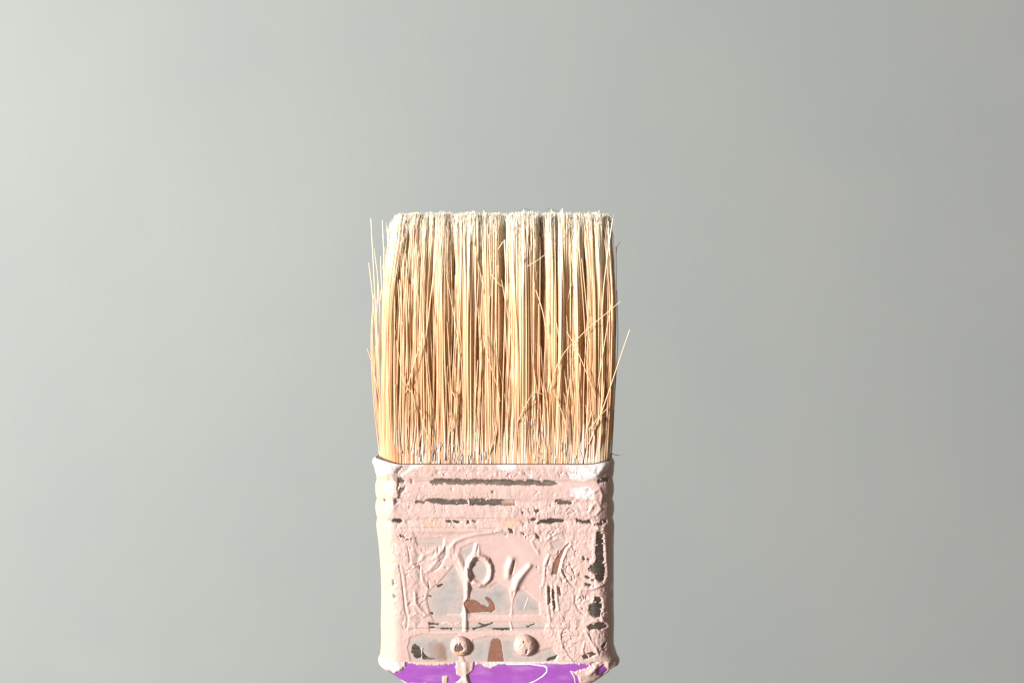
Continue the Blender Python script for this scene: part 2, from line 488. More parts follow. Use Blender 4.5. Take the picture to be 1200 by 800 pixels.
R([(515,658),(510,665),(503,669)], 1.0, -1.3)
R([(473,668),(480,662),(490,658)], 1.0, -1.2); R([(474,666),(486,660),(494,650),(504,646)], 2.0, 1.0)
R([(475,640),(476,650),(476,658)], 0.8, -1.4); R([(478,660),(488,668),(491,682),(497,690)], [1.6,2,1.8,1.4], [1.0,1.2,1.0,0.6])
R([(463.5,662),(465,672),(465.5,680),(467,695),(469,712),(472,724),(471,735)], 1.0, -1.7)
R([(466,664),(468,680),(470,700),(473,716)], 1.8, 0.9)
R([(488,664),(487,676)], 0.9, -1.2); R([(481,695),(482,705),(487,714),(493,719)], [1.6,1.8,1.8,1.4], 1.2)
R([(497,681),(498,688)], 0.9, -1.6); R([(473,708),(476,706)], 0.9, -1.6)
R([(475,722),(482,718),(490,722),(497,719)], 1.6, 1.1)
R([(470,618.5),(495,618),(520,618.5),(556,618.5),(580,619)], 0.8, -1.1)
R([(488,621),(520,622),(560,621)], 2.4, 0.6)
R([(512,607.5),(540,607.5),(580,607.8)], 0.7, -0.9)
# the right-hand smears
R([(668,636),(662,645),(657,658),(656,668),(662,680)], [1.6,2,2.2,2,1.6], [1.8,2.2,2.4,2.0,1.2])
R([(642,650),(637,662),(636,676),(634,686)], [1.4,1.6,1.6,1.4], [0.9,1.1,1.1,0.8]); R([(644,652),(639,664),(638,674)], 0.8, -0.9)
R([(656,664),(661,675),(665,681),(671,687)], 0.9, -1.7); R([(650,686),(651,700),(653,714)], [1.4,1.6,1.4], 1.6); R([(645,686),(645,700),(646,716)], 1.4, 1.5)
R([(639,688),(640,704),(641,716),(643,728)], [1.4,1.8,1.8,1.4], 1.4)
R([(674,698),(673,706),(677,714),(684,720)], 1.0, -1.3); R([(677,700),(680,690),(690,690),(700,686),(707,683)], [1.6,2,2.2,2.2,1.6], [1.2,1.4,2.0,2.4,1.8])
R([(706.5,630),(707.5,645),(708.5,660),(709,676)], 1.4, 2.0)
R([(692,672),(700,668)], 1.0, 1.0); R([(697,700),(694,704),(690,706)], 1.2, 1.4); R([(704,724),(706,728)], 1.6, 2.2)
R([(686,740),(692,750),(697,758),(699,764)], [1.6,1.8,1.6,1.4], 1.6); R([(684,752),(682,760),(683,768)], 1.3, 1.3); R([(690,742),(694,752)], 0.9, -1.2)
R([(655,746),(658,758),(664,768),(670,775)], [1.3,1.4,1.4,1.2], 1.2); R([(652,746),(668,745),(684,745)], 0.8, -0.9)
R([(602,690),(599,700),(597,710),(595,720)], [2.4,1.8,1.4,1.0], [1.6,1.0,0.7,0.3]); R([(601,697),(598,704)], 0.8, 1.0)
R([(617,700),(615,706),(612,713)], [1.2,1.4,1.2], [0.8,1,0.6]); R([(612,688),(616,696),(616,704)], 1.0, 0.7)
R([(653,635),(650,632),(646,640)], 1.0, 1.2)
R([(628,626),(622,634),(626,642),(630,648)], 1.4, 1.1); R([(640,632),(645,628),(651,624)], [1.4,1.6,1.4], 1.6)
# folds on the left corner and thick white rim blobs
R([(462,560),(464,566),(466,572)], [4,5,4], [2.4,3.0,2.2]); R([(461,580),(463,588),(461,595)], [3,3.4,3], [2.2,2.6,1.6])
R([(470,572),(467,578),(465,582)], 1.8, 1.8); R([(466.5,560),(467.5,566),(466,572),(467,578)], 0.9, -1.8)
R([(690,600),(694,592),(700,588),(703,596),(698,602)], 1.8, 1.6); R([(696,576),(702,572),(705,580),(704,590)], 1.8, 1.5)
R([(700,618),(704,616),(706,620)], 2.2, 2.2)
blob = np.zeros_like(PX)
ridge(blob, PXs, PY, [(441,543),(447,546),(455,551),(460,552),(467,548)], [8,8,7,5,3], [5.6,6.2,5.2,3.0,1.2])
blobR = np.zeros_like(PX)
ridge(blobR, PXs, PY, [(686,549),(694,553),(698,556),(703,553),(707,547)], [4,5,4.5,4,3], [2.4,3.8,3.2,2.6,1.6])
hp += blob + blobR
# a lumpy top edge
hp += 1.1 * np.exp(-((PY - 548.0) / 2.0) ** 2) * (0.6 + fbm(U, PY * 0, 9, seed=71))
# right-hand bottom corner swelling over the handle shoulder
hp += np.where(PXs > 600, 1, 0) * (4.0 * np.exp(-((PY - 777) / 7) ** 2) * sstep(700, 716, PX))
hp += np.where(BACK, 0, 1) * (1.0 * np.exp(-((PY - 777) / 8) ** 2) * sstep(462, 448, PX))

hp = hp * np.sqrt(np.clip((PY - 543.8) / 6.0, 0, 1))
# carve: the coat thins out steeply to below the steel at the edge of a bare place
k_dark = sd_dark + n_edge + 2.6 * sstep(0.26, 0.46, fbm(U, PY, 9, 4, octs=3, seed=23))
k_rust = sd_rust + 0.45 * n_edge
k_grey = sd_grey + n_soft * 1.6 - 0.2
k_oin = sd_oin + 0.3 * n_soft
hp0 = hp.copy()
hp = np.minimum(hp, 1.25 * k_dark - 0.25)
hp = np.minimum(hp, 1.25 * k_rust - 0.25)
# raised strokes stay over the grey places
keep_st = np.zeros_like(hp)
K = lambda pts, w, h: ridge(keep_st, PXs, PY, pts, w, h)
K([(533,650),(537,660),(540,670),(543,682),(543,700),(541.5,716),(541.5,737)], 3.4, 3.2)
K([(557,638),(554,648),(549,656),(545,664),(544,676),(544.5,690)], 3.2, 3.0)
K([(602,690),(599,700),(597,710),(595,720)], [2.6,2.0,1.5,1.0], [2.2,1.5,1.2,0.9]); K([(617,700),(615,706),(612,713)], 1.4, 1.2)
K([(515,730),(520,729),(526,731)], 2.0, 2.0); K([(530,731),(534,730)], 1.6, 1.8); K([(595,728),(597,737)], 2, 1.6); K([(566,731),(563,735)], 1.2, 1.4)
K([(489.5,759),(489,766),(490.5,772)], 1.0, 2.2)
K([(520,720),(590,722),(640,722)], 3.2, 1.0)
ringk = 2.6 * np.exp(-((el - 1.02) * 14.5 / 3.6) ** 2)
lim = 0.42 * k_grey - 0.1
hp = np.minimum(hp, np.maximum(lim, np.where(BACK, 9, np.maximum(keep_st, ringk) - 0.55)))
hp = np.minimum(hp, 1.0 * k_oin + 0.3 * (k_oin > 0) - 0.1)
hp = np.maximum(hp, -1.2)

hg = 0.28 + 0.10 * fbm(U, PY, 5, seed=81) + 0.10 * fbm(U, PY, 20, seed=83)
hg = np.minimum(hg, 0.9 * k_dark - 0.1)
hg = np.minimum(hg, 0.9 * k_rust - 0.1)
hg = np.maximum(hg, -0.8)

# colours of the coats (white and orange dabs, light painted onto the left side)
nz = 2.2 * fbm(U, PY, 9, octs=3, seed=91)
def dab(polys):
    a = np.zeros_like(PX)
    for p in polys:
        a = np.maximum(a, sstep(1.6, -1.2, np.where(BACK, 99, poly_sdf(PXs, PY, p)) + nz))
    return a
white = dab([[(430,530),(470,530),(474,549),(464,552),(456,557),(448,560),(436,560)],
             [(684,540),(716,540),(712,551),(704,556),(700,562),(694,558),(688,552)],
             [(580,540),(604,540),(603,551),(594,551),(584,549)],
             [(664,545),(690,545),(696,560),(682,564),(668,560)],
             [(668,572),(690,570),(697,578),(694,585),(680,584),(668,580)],
             [(620,556),(623,556),(623.5,566),(620,566)],
             [(470,541),(500,541),(490,548),(474,548)],
             [(714,688),(719,685),(720,692),(715,694)], [(715,705),(718,705),(718,709),(715,709)],
             [(590,628),(594,628),(593,630)]])
white = white * np.where((PX > 660) & (PX < 699), 0.6 + 0.5 * sstep(-0.2, 0.3, fbm(U, PY, 5, seed=93)), 1.0).clip(0, 1)
left_lit = 0.9 * sstep(462, 450, PX + 1.5 * nz) * ~BACK * (1 - white) * sstep(553, 566, PY)  # cream brightening of the lit left side, put into the paint colour
orange = 0.40 * dab([[(497,545),(508,543),(510,549),(501,551)], [(585,610),(600,606),(612,611),(600,617),(588,617)], [(497,612),(520,613),(512,618),(498,616)]])
tone_p = np.stack([white, left_lit, orange], -1).reshape(-1, 3)

V = place(B + hp); V = V.reshape(-1, 3)
keep = (hp > np.minimum(np.maximum(hg, 0), 0.4) - 0.5)
F = grid_faces(nr, nc, True, keep)
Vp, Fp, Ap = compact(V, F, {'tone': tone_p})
ferr_V = place(B).reshape(-1, 3)
tone_s = np.stack([sstep(2.5, 0.5, sd_rust), np.maximum(sstep(3, 0, sd_br), 0.9 * sstep(592, 586, PY) * sstep(690, 670, PX)), 0 * PX], -1).reshape(-1, 3)
tg = np.clip(0.5 + 1.2 * fbm(U, PY, 22, seed=95), 0, 1)
edge_p = sstep(-9.0, 0.5, sd_grey + 5 * fbm(U, PY, 9, octs=3, seed=98))
br = sstep(3, -3, sd_br + 4 * fbm(U, PY, 7, octs=3, seed=99)) * (0.45 + 0.5 * sstep(500, 516, PX))
tone_g = np.stack([np.maximum.reduce([tg * 0.5, 0.9 * edge_p * (sd_oin > 2), 0.55 * (sd_oin < 2), sstep(2, -1, np.abs(PY - 725) - 4)]), 0.35 * sstep(0.1, 0.5, fbm(U, PY, 11, 5, seed=97)), br], -1).reshape(-1, 3)

# the steel: outer skin, rolled rim and inner wall
inner = place(B * 0 - 5.0)
rim_rows = [place(B * 0 - 0.3)[0], place(B * 0 - 1.4)[0] + [0, 0, 0.9], place(B * 0 - 3.2)[0] + [0, 0, 0.7], inner[0], inner[90], inner[-1]]
SV = np.concatenate([np.stack(rim_rows[::-1], 0).reshape(-1, 3), ferr_V])
ST = np.concatenate([np.zeros((6 * nc, 3)), tone_s])
SF = grid_faces(nr + 6, nc, True)
ferrule = new_obj('ferrule', mesh_np('ferrule', SV, SF, attr={'tone': ST}), M_steel, brush)
ferrule['label'] = 'steel band with pressed letters, crusted in dried pink paint'

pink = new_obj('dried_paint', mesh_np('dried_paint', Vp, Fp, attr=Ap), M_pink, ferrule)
pink['label'] = 'thick cracked pink paint with white blobs at the rim'

V = place(B + hg).reshape(-1, 3)
keep = (hg > -0.4) & (hp < hg + 0.5) & ~BACK
F = grid_faces(nr, nc, True, keep)
Vg, Fg, Ag = compact(V, F, {'tone': tone_g})
grey = new_obj('paint_film', mesh_np('paint_film', Vg, Fg, attr=Ag), M_grey, ferrule)
grey['label'] = 'thin smooth grey film where the pink has come off'

# ------------------------------------------------------------------ rivets
def rivet(px, py, rad, hgt, seed, chip):
    n, m_ = 64, 26
    th = np.linspace(0, 2 * math.pi, n, endpoint=False)
    q = np.linspace(0, 1, m_)
    Q, T = np.meshgrid(q, th, indexing='ij')
    def dome(add, lump):
        rr = rad * Q * (1 + 0.03 * fbm(np.cos(T) * 9 + 40, np.sin(T) * 9 + 40, 5, seed=seed))
        x = rr * np.cos(T); z = rr * np.sin(T)
        h = hgt * np.sqrt(np.clip(1 - Q ** 2.8, 0, 1)) + add + lump(x, z)
        return x, z, h
    x, z, h = dome(0, lambda x, z: 0.25 * fbm(x + 50, z + 50, 3, seed=seed))
    cx = (px - 600); cz = 400 - py
    V = np.stack([cx + x, 1.6 - h, cz + z], -1).reshape(-1, 3)
    tone = np.zeros((len(V), 3)); tone[:, 0] = 0.45
    F = grid_faces(m_, n, True)[:, ::-1]
    o = new_obj('rivet', mesh_np('rivet', V, F, attr={'tone': tone}), M_steel, brush)
    # its own crust of paint, with flakes gone
    def lump(x, z):
        return 1.0 + 0.7 * fbm(x + 50, z + 50, 4.5, octs=3, seed=seed + 5) + 0.3 * fbm(x + 50, z + 50, 1.6, seed=seed + 7)
    m2, n2 = 60, 140
    th = np.linspace(0, 2 * math.pi, n2, endpoint=False); q = np.linspace(0, 1, m2)
    Q, T = np.meshgrid(q, th, indexing='ij')
    rr = (rad + 1.2) * Q
    x = rr * np.cos(T); z = rr * np.sin(T)
    h = (hgt + 0.2) * np.sqrt(np.clip(1 - Q ** 3.0, 0, 1))
    l = lump(x, z)
    for c in chip:
        d = poly_sdf(x, z, c) + 0.5 * fbm(x + 70, z + 70, 2.0, seed=seed + 9)
        l = np.minimum(l, 1.3 * d - 0.2)
    h = h + np.maximum(l, -0.8)
    V = np.stack([cx + x, 1.6 - h, cz + z], -1).reshape(-1, 3)
    tn = np.zeros((len(V), 3))
    tn[:, 2] = (0.55 * sstep(-0.1, 0.45, fbm(x + 30, z + 30, 6, octs=3, seed=seed + 2))).ravel()
    if seed == 3:
        tn[:, 2] = (0.9 * sstep(-3.0, -7.0, z - 0.1 * x + 1.5 * fbm(x + 9, z + 9, 4, seed=8)) * sstep(rad + 2, rad - 2, np.hypot(x, z))).ravel()
    p = new_obj('paint_crust', mesh_np('paint_crust', V, grid_faces(m2, n2, True)[:, ::-1], attr={'tone': tn}), M_pink, o)
    return o
r1 = rivet(539.5, 756, 10.8, 8.5, 3, [[(-6.2, -2), (-5, 2), (-2.5, 5.0), (-1.6, 2.6), (0.8, 5.6), (2.4, 2.0), (4.6, -1), (3.8, -3.0), (1.0, -3.6), (-0.5, -5.6), (-4.4, -5.0)]])
r1['label'] = 'rivet with a brown chip in its pink paint'
r2 = rivet(615, 755, 11.8, 9.5, 13, [[(1.5, -3), (3.2, -1.6), (3.4, -4), (2.6, -8), (0.4, -8.5), (1.4, -5.5)], [(-1.5, 5.0), (0, 5.6), (-0.6, 7), (-2, 6.4)]])
r2['label'] = 'rivet capped with cracked pink paint'

# ------------------------------------------------------------------ handle
ky = np.array([756, 770, 774, 777, 781, 785, 790, 800, 815, 835, 865, 910, 980, 1080, 1180, 1260, 1310, 1335, 1345, 1349], float)
kw = np.array([134, 136, 139, 142, 143, 142, 136, 121, 98, 76, 60, 54, 58, 66, 70, 66, 54, 36, 20, 4], float)
kd = np.array([34, 36, 39.5, 40.5, 41, 41, 40.5, 40, 39, 38, 36, 33, 32, 34, 36, 34, 29, 22, 14, 3], float)
hrows = np.concatenate([np.arange(756, 812, 0.7), np.arange(812, 860, 2.5), np.arange(860, 1349.1, 8), [1349]])
hw = np.interp(hrows, ky, kw); hd = np.interp(hrows, ky, kd)
def smooth(a, n):
    for _ in range(n):
        a = np.concatenate([[a[0]], (a[:-2] + 2 * a[1:-1] + a[2:]) / 4, [a[-1]]])
    return a
hw = smooth(hw, 10); hd = smooth(hd, 10)
T = np.concatenate([np.linspace(0.0, 0.40, 70, endpoint=False), np.linspace(0.40, 0.60, 30, endpoint=False), np.linspace(0.60, 1.0, 470, endpoint=False)])
# super-ellipse angle: front is at 270 deg (y smallest)
T = np.concatenate([np.linspace(0, 180, 60, endpoint=False), np.linspace(180, 360, 520, endpoint=False)]) * math.pi / 180
ex = 2.0 / 6.0
cx_ = np.sign(np.cos(T)) * np.abs(np.cos(T)) ** ex
sy_ = np.sign(np.sin(T)) * np.abs(np.sin(T)) ** ex
# even spacing along the outline
dense = np.linspace(0, 2 * math.pi, 20001)
ox = np.sign(np.cos(dense)) * np.abs(np.cos(dense)) ** ex * 140; oy = np.sign(np.sin(dense)) * np.abs(np.sin(dense)) ** ex * 40
s = np.concatenate([[0], np.cumsum(np.hypot(np.diff(ox), np.diff(oy)))])
half = s[-1] / 2
tg_ = np.concatenate([np.linspace(0, half, 60, endpoint=False), np.linspace(half, 2 * half, 520, endpoint=False)])
cx_ = np.interp(tg_, s, ox) / 140; sy_ = np.interp(tg_, s, oy) / 40
hnc, hnr = len(cx_), len(hrows)
HX = hw[:, None] * cx_[None]; HY = 43.0 + hd[:, None] * sy_[None]
HZ = np.repeat((400 - hrows)[:, None], hnc, 1)
shift = np.interp(hrows, [770, 800, 860], [3.5, 4.5, 0])[:, None]
HPX = 600 + (HX + X0 + shift) * D / (D + HY); HPY = 400 - HZ * D / (D + HY)
HB = HY > 43
HPXs = np.where(HB, -999, HPX)
# outward normal in the cross-section
nx = np.sign(cx_) * np.abs(cx_) ** 5 / 140; ny = np.sign(sy_) * np.abs(sy_) ** 5 / 40
ln = np.hypot(nx, ny) + 1e-9; nx, ny = (nx / ln)[None], (ny / ln)[None]
def hplace(off):
    return np.stack([HX + nx * off + X0 + shift, HY + ny * off, HZ + 0 * off], -1)
hbase = 0.25 * fbm(HPX, HPY, 30, seed=101)
HV = hplace(hbase).reshape(-1, 3)
handle = new_obj('handle', mesh_np('handle', HV, grid_faces(hnr, hnc, True)), M_purple, brush)
handle['label'] = 'purple lacquered handle shoulder splashed with pale paint'
HP = [
 [(536,770),(556,770),(555.5,784),(549,790),(551,798),(556,815),(530,815),(533,800),(541,793),(535,789.5),(533,780)],
 [(556,770),(700,770),(690,779),(660,778),(640,777.5),(600,777),(586,778),(580,781),(575,783),(568,781),(564,778),(557,778.5)],
 [(430,765),(477,765),(476,781),(470,787),(462,789),(456,786),(446,790)],
 [(440,784),(456,790),(470,796),(480,800),(500,799),(500,815),(440,815)],
 [(518,791),(525,791),(525.5,815),(518,815)],
 [(670,786),(680,784),(692,778),(704,768),(740,760),(740,815),(683,815),(679,800),(677,792)],
 [(477,770),(536,770),(534,778),(510,780),(490,779),(478,777)],
]
hsd = np.full(HPX.shape, 99.0)
for p in HP:
    hsd = np.minimum(hsd, poly_sdf(HPXs, HPY, p))
stip = np.zeros_like(HPX)
hn = 1.0 * fbm(HPX, HPY, 6, octs=3, seed=111)
k = hsd + hn
for poly, am in (([(440,770),(480,770),(470,790),(446,792)], 2.0), ([(478,770),(536,770),(534,784),(500,783),(480,782)], 1.6), ([(660,770),(705,770),(690,792),(665,784)], 2.6)):
    mk = sstep(2, -2, poly_sdf(HPXs, HPY, poly))
    k = k + mk * am * (fbm(HPX, HPY, 3.0, octs=2, seed=117) + 0.25)
hh = 1.3 + 0.5 * fbm(HPX, HPY, 7, octs=3, seed=113) + 0.35 * fbm(HPX, HPY, 2.2, seed=115)
ridge(hh, HPXs, HPY, [(545,776),(546,790),(547,800),(549,812)], 3.0, 1.6)
ridge(hh, HPXs, HPY, [(702,772),(706,768),(712,772),(708,780)], 3.5, 3.4)
ridge(hh, HPXs, HPY, [(690,788),(698,782),(696,776)], 3.0, 2.4)
ridge(hh, HPXs, HPY, [(724,772),(726,778)], 8, 2.0)
ridge(hh, HPXs, HPY, [(466,776),(470,782),(464,786)], 4.0, 1.6)
hh = np.minimum(hh, 1.0 * k - 0.0) if False else np.where(True, np.minimum(hh, -1.0 * k - 0.15), hh)
lines = np.full(HPX.shape, 99.0)
for pts, w in (([(636,779),(641,782),(641,786.5),(636,792),(626,798),(612,804)], 0.8), ([(594,777.8),(620,777.6),(640,780)], 0.8), ([(669,786),(673,793),(675,803)], 0.7)):
    lines = np.minimum(lines, seg_dist(HPXs, HPY, pts) - w)
hh = np.maximum(hh, np.minimum(0.45, -1.0 * (lines + 0.4 * hn) - 0.05))
# bare purple shows again at the right clump
for p in ([(699,784),(707,778),(712,784),(706,790),(700,790)], [(713,785),(720,781),(726,783),(716,789)], [(681,778),(687,777),(686,782),(680,782)]):
    hh = np.minimum(hh, 1.2 * (poly_sdf(HPXs, HPY, p) + 0.5 * hn))
hh = np.maximum(hh, -1.0)
hh = np.where(HB, -1, hh)
wtone = np.zeros(HPX.shape + (3,))
wtone[..., 0] = np.maximum(sstep(1.2, 0.2, lines), 0.55 * sstep(560, 580, HPX) * sstep(690, 660, HPX) * sstep(784, 780, HPY))
wtone[..., 0] = np.maximum(wtone[..., 0], 0.4 * sstep(500, 470, HPX))
V = hplace(hbase + hh).reshape(-1, 3)
F = grid_faces(hnr, hnc, True, hh > -0.6)
V2, F2, A2 = compact(V, F, {'tone': wtone.reshape(-1, 3)})
hp_o = new_obj('dried_paint', mesh_np('dried_paint', V2, F2, attr=A2), M_pink, handle)
hp_o['label'] = 'pale pink drips and scuffs on the purple handle'

# ------------------------------------------------------------------ bristles
def tubes(C, Rr, k, hair):
    """C (n,s,3) centre lines, Rr (n,s) radii, hair (n,s,3)"""
    n, s_, _ = C.shape
    ang = np.arange(k) * 2 * math.pi / k
    ring = np.stack([np.cos(ang), np.sin(ang), np.zeros(k)], -1)
    V = C[:, :, None, :] + Rr[:, :, None, None] * ring[None, None]
    H = np.repeat(hair[:, :, None, :], k, 2)
    b = (np.arange(n) * s_ * k)[:, None, None]
    r = (np.arange(s_ - 1) * k)[None, :, None]
    c = np.arange(k)[None, None, :]
    c1 = (c + 1) % k
    F = np.stack([b + r + c, b + r + c1, b + r + k + c1, b + r + k + c], -1).reshape(-1, 4)
    return V.reshape(-1, 3), F, H.reshape(-1, 3)

Z0, Z1 = 400 - 568.0, 146.0        # roots inside the ferrule, trimmed tips
NS = 13
tt = np.linspace(0, 1, NS)

def edge(x, t):
    """how the tuft swells in the middle and draws in at the top"""
    u = x / 136.0
    swell = 1.0 + 0.035 * np.sin(np.pi * np.clip(t * 1.05, 0, 1)) - 0.012 * t
    inn = np.where(u < 0, 7.0 * (-u) ** 3, 3.0 * u ** 3) * sstep(0.72, 1.0, t) * np.where(u < 0, 1, -1)
    return x * swell + inn

# clumps over the cross-section; the front ones follow the photograph
front = [456, 466, 477, 488, 499, 513, 522, 538, 548, 560, 572, 581, 604, 612, 619, 643, 652, 660, 672, 690, 699, 708]
cl = [((x - 580) * 1.012, rng.uniform(6, 14), 1) for x in front]
for row, y0 in enumerate((22, 34, 46, 60, 74)):
    for x in np.arange(-130, 131, 12.5):
        cl.append((x + rng.uniform(-5, 5), y0 + rng.uniform(-4, 4), 0))
cl = np.array(cl)
ncl = len(cl)
lean = np.stack([rng.normal(0, 3.2, ncl), rng.normal(0, 3.5, ncl)], -1)
lean[:len(front), 1] = rng.uniform(-4, -1, len(front))
for i, x in enumerate(front):
    if x in (604, 612, 619): lean[i] = (rng.uniform(-1, 1), -8)
    if x in (572, 581): lean[i, 0] = -4
    if x in (643,): lean[i] = (2, -5)
    if x in (456, 466, 477): lean[i, 0] = 3.5
top_c = rng.normal(0, 2.0, ncl)
tone_c = rng.normal(0, 0.19, ncl)

FOLDS = [(468, 3, 3), (481, 4, 5), (491, 5, -3), (505, 4, 7), (517, 5, -4), (530, 4.5, 10), (545, 6, -4), (559, 3.5, 7), (573, 5, -2), (590, 5.5, 16),
         (609, 8, -3.5), (632, 7, 12), (646, 4, -3), (655, 4, -5), (666, 4, 6), (674, 3, -2), (682, 4.5, 9), (696, 5, -3), (705, 3, 5)]
def folds(x, t):
    f = 0
    for c_, w_, d_ in FOLDS:
        wander = 5.0 * np.sin(c_ * 1.7) * (t - 0.7)
        d_ = d_ * (1 + 1.6 * sstep(0.66, 0.9, t)) if c_ in (590, 632) else d_
        f = f + d_ * np.exp(-((x - (c_ - 580) * 1.012 - wander) / w_) ** 2)
    return f * sstep(0.08, 0.50, t) * (1 - 0.90 * sstep(0.70, 1.0, t))

def grow(n, depth_pow, seed, ymax=78, pm=0.52):
    r = np.random.default_rng(seed)
    rx = r.uniform(-133, 133, n)
    ry = 5 + (ymax - 5) * r.random(n) ** depth_pow
    # rounded ends of the ferrule
    e = np.clip(np.abs(rx) - 112, 0, None)
    ry = np.maximum(ry, 5 + 22 * (1 - np.sqrt(np.clip(1 - (e / 24.0) ** 2, 0, 1))))
    d = ((rx[:, None] - cl[None, :, 0]) / 1.0) ** 2 + ((ry[:, None] - cl[None, :, 1]) * 0.9) ** 2
    c = d.argmin(1)
    pull = np.clip(r.normal(pm, 0.24, n), 0, 0.95)
    jit = r.normal(0, 1.6, (n, 2)); bow = r.normal(0, 1.1, (n, 2)); ph = r.uniform(0.6, 1.4, n)
    wob = r.normal(0, 0.18, (n, 2)); wf = r.uniform(6, 14, n); wp = r.uniform(0, 6.28, n)
    t = tt[None]
    f = sstep(0.02, 0.62, t) * (1 - 0.55 * sstep(0.70, 1.0, t))
    tz = Z1 + top_c[c] * 0.5 + r.normal(0, 2.4, n) - np.where(r.random(n) < 0.12, r.uniform(0, 40, n), 0)
    # the trimmed end rounds off at the left
    tz = tz - 10 * np.clip((-rx - 110) / 24, 0, 1) ** 2.2 - 5 * np.clip((rx - 118) / 14, 0, 1) ** 2
    L = tz - Z0
    tc = t * (L / (Z1 - Z0))[:, None]
    x = edge(rx[:, None] + pull[:, None] * f * (cl[c, 0] - rx)[:, None], tc)
    x = x + lean[c, 0][:, None] * t ** 1.4 + jit[:, :1] * t + bow[:, :1] * np.sin(np.pi * t * ph[:, None]) + wob[:, :1] * np.sin(wf[:, None] * t + wp[:, None])
    y = ry[:, None] + 0.5 * pull[:, None] * f * (cl[c, 1] - ry)[:, None] + lean[c, 1][:, None] * t ** 1.3
    y = y + r.normal(0, 1.3, n)[:, None] * sstep(0.1, 0.3, t) + jit[:, 1:] * t + bow[:, 1:] * np.sin(np.pi * t) + wob[:, 1:] * np.cos(wf[:, None] * t + wp[:, None])
    z = Z0 + L[:, None] * t
    y = y + folds(x, tc) * np.clip(1.15 - ry / 50.0, 0, 1)[:, None]
    # none of them cuts the steel while still inside the band
    y = np.maximum(y, 4.2 + 0 * t)  * (t < 0.10) + y * (t >= 0.10)
    C = np.stack([x + X0 + 2.0, y, z + 0 * x], -1)
    r0 = r.uniform(0.42, 0.70, n) * np.where(r.random(n) < 0.25, 1.5, 1.0)
    Rr = r0[:, None] * (1.0 - 0.33 * t ** 1.5)
    ind = np.clip(0.6 + tone_c[c] + r.normal(0, 0.24, n) - np.where(r.random(n) < 0.12, 0.4, 0), 0, 1)
    pw = np.where(r.random(n) < 0.42 + 0.2 * np.sin(rx / 17.0 + 1.0), r.uniform(0.4, 1.0, n), 0.0)
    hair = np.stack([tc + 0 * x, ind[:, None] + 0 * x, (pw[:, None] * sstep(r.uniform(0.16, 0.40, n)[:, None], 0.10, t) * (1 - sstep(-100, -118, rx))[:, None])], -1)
    return C, Rr, hair

C1, R1, H1 = grow(5600, 1.5, 1)
C2, R2, H2 = grow(6400, 2.2, 2, 34)
C3, R3, H3 = grow(2000, 1.0, 3, 22, 0.12)
C = np.concatenate([C1, C2, C3]); Rr = np.concatenate([R1, R2, R3]); H = np.concatenate([H1, H2, H3])

# split, frayed ends
def flags(C, n_each, seed):
    r = np.random.default_rng(seed)
    idx = np.repeat(np.arange(len(C)), n_each)
    n = len(idx); q = np.linspace(0, 1, 6)[None]
    w_ = r.uniform(0.0, 0.75, n)[:, None]
    st = C[idx, -2] * (1 - w_) + C[idx, -1] * w_
    along_ = (C[idx, -1] - C[idx, -3]); along_ = along_ / along_[:, 2:]
    dirx = r.normal(0, 0.085, n) + along_[:, 0]; diry = r.normal(-0.03, 0.10, n) + along_[:, 1]
    L = (C[idx, -1, 2] - st[:, 2]) + r.uniform(1, 8, n)
    curl = r.normal(0, 0.9, (n, 2)) * np.where(r.random(n) < 0.12, 4, 1)[:, None]
    x = st[:, :1] + (dirx * L)[:, None] * q + curl[:, :1] * q ** 2
    y = st[:, 1:2] + (diry * L)[:, None] * q + curl[:, 1:] * q ** 2
    z = st[:, 2:] + L[:, None] * q * (1 - 0.25 * q * np.abs(curl[:, :1]) / 3)
    z = np.minimum(z, Z1 + r.uniform(1.0, 6.0, n)[:, None])
    R_ = r.uniform(0.28, 0.42, n)[:, None] * (1 - 0.45 * q)
    hair = np.stack([0.90 + 0.10 * q + 0 * x, np.clip(r.normal(0.80, 0.2, n), 0, 1)[:, None] + 0 * x, 0 * x], -1)
    return np.stack([x, y, z], -1), R_, hair
fC, fR, fH = flags(C[C[:, -1, 1] < 60], 1, 5)
fC2, fR2, fH2 = flags(C2[::2], 1, 6)

v1, f1, h1 = tubes(C, Rr, 4, H)
v2, f2, h2 = tubes(np.concatenate([fC, fC2]), np.concatenate([fR, fR2]), 3, np.concatenate([fH, fH2]))
VV = np.concatenate([v1, v2]); FF = np.concatenate([f1, f2 + len(v1)]); AA = np.concatenate([h1, h2])
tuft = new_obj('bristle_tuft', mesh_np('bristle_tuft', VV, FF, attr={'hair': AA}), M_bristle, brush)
tuft['kind'] = 'stuff'
tuft['label'] = 'dense straw coloured natural bristles with pale frayed tips'

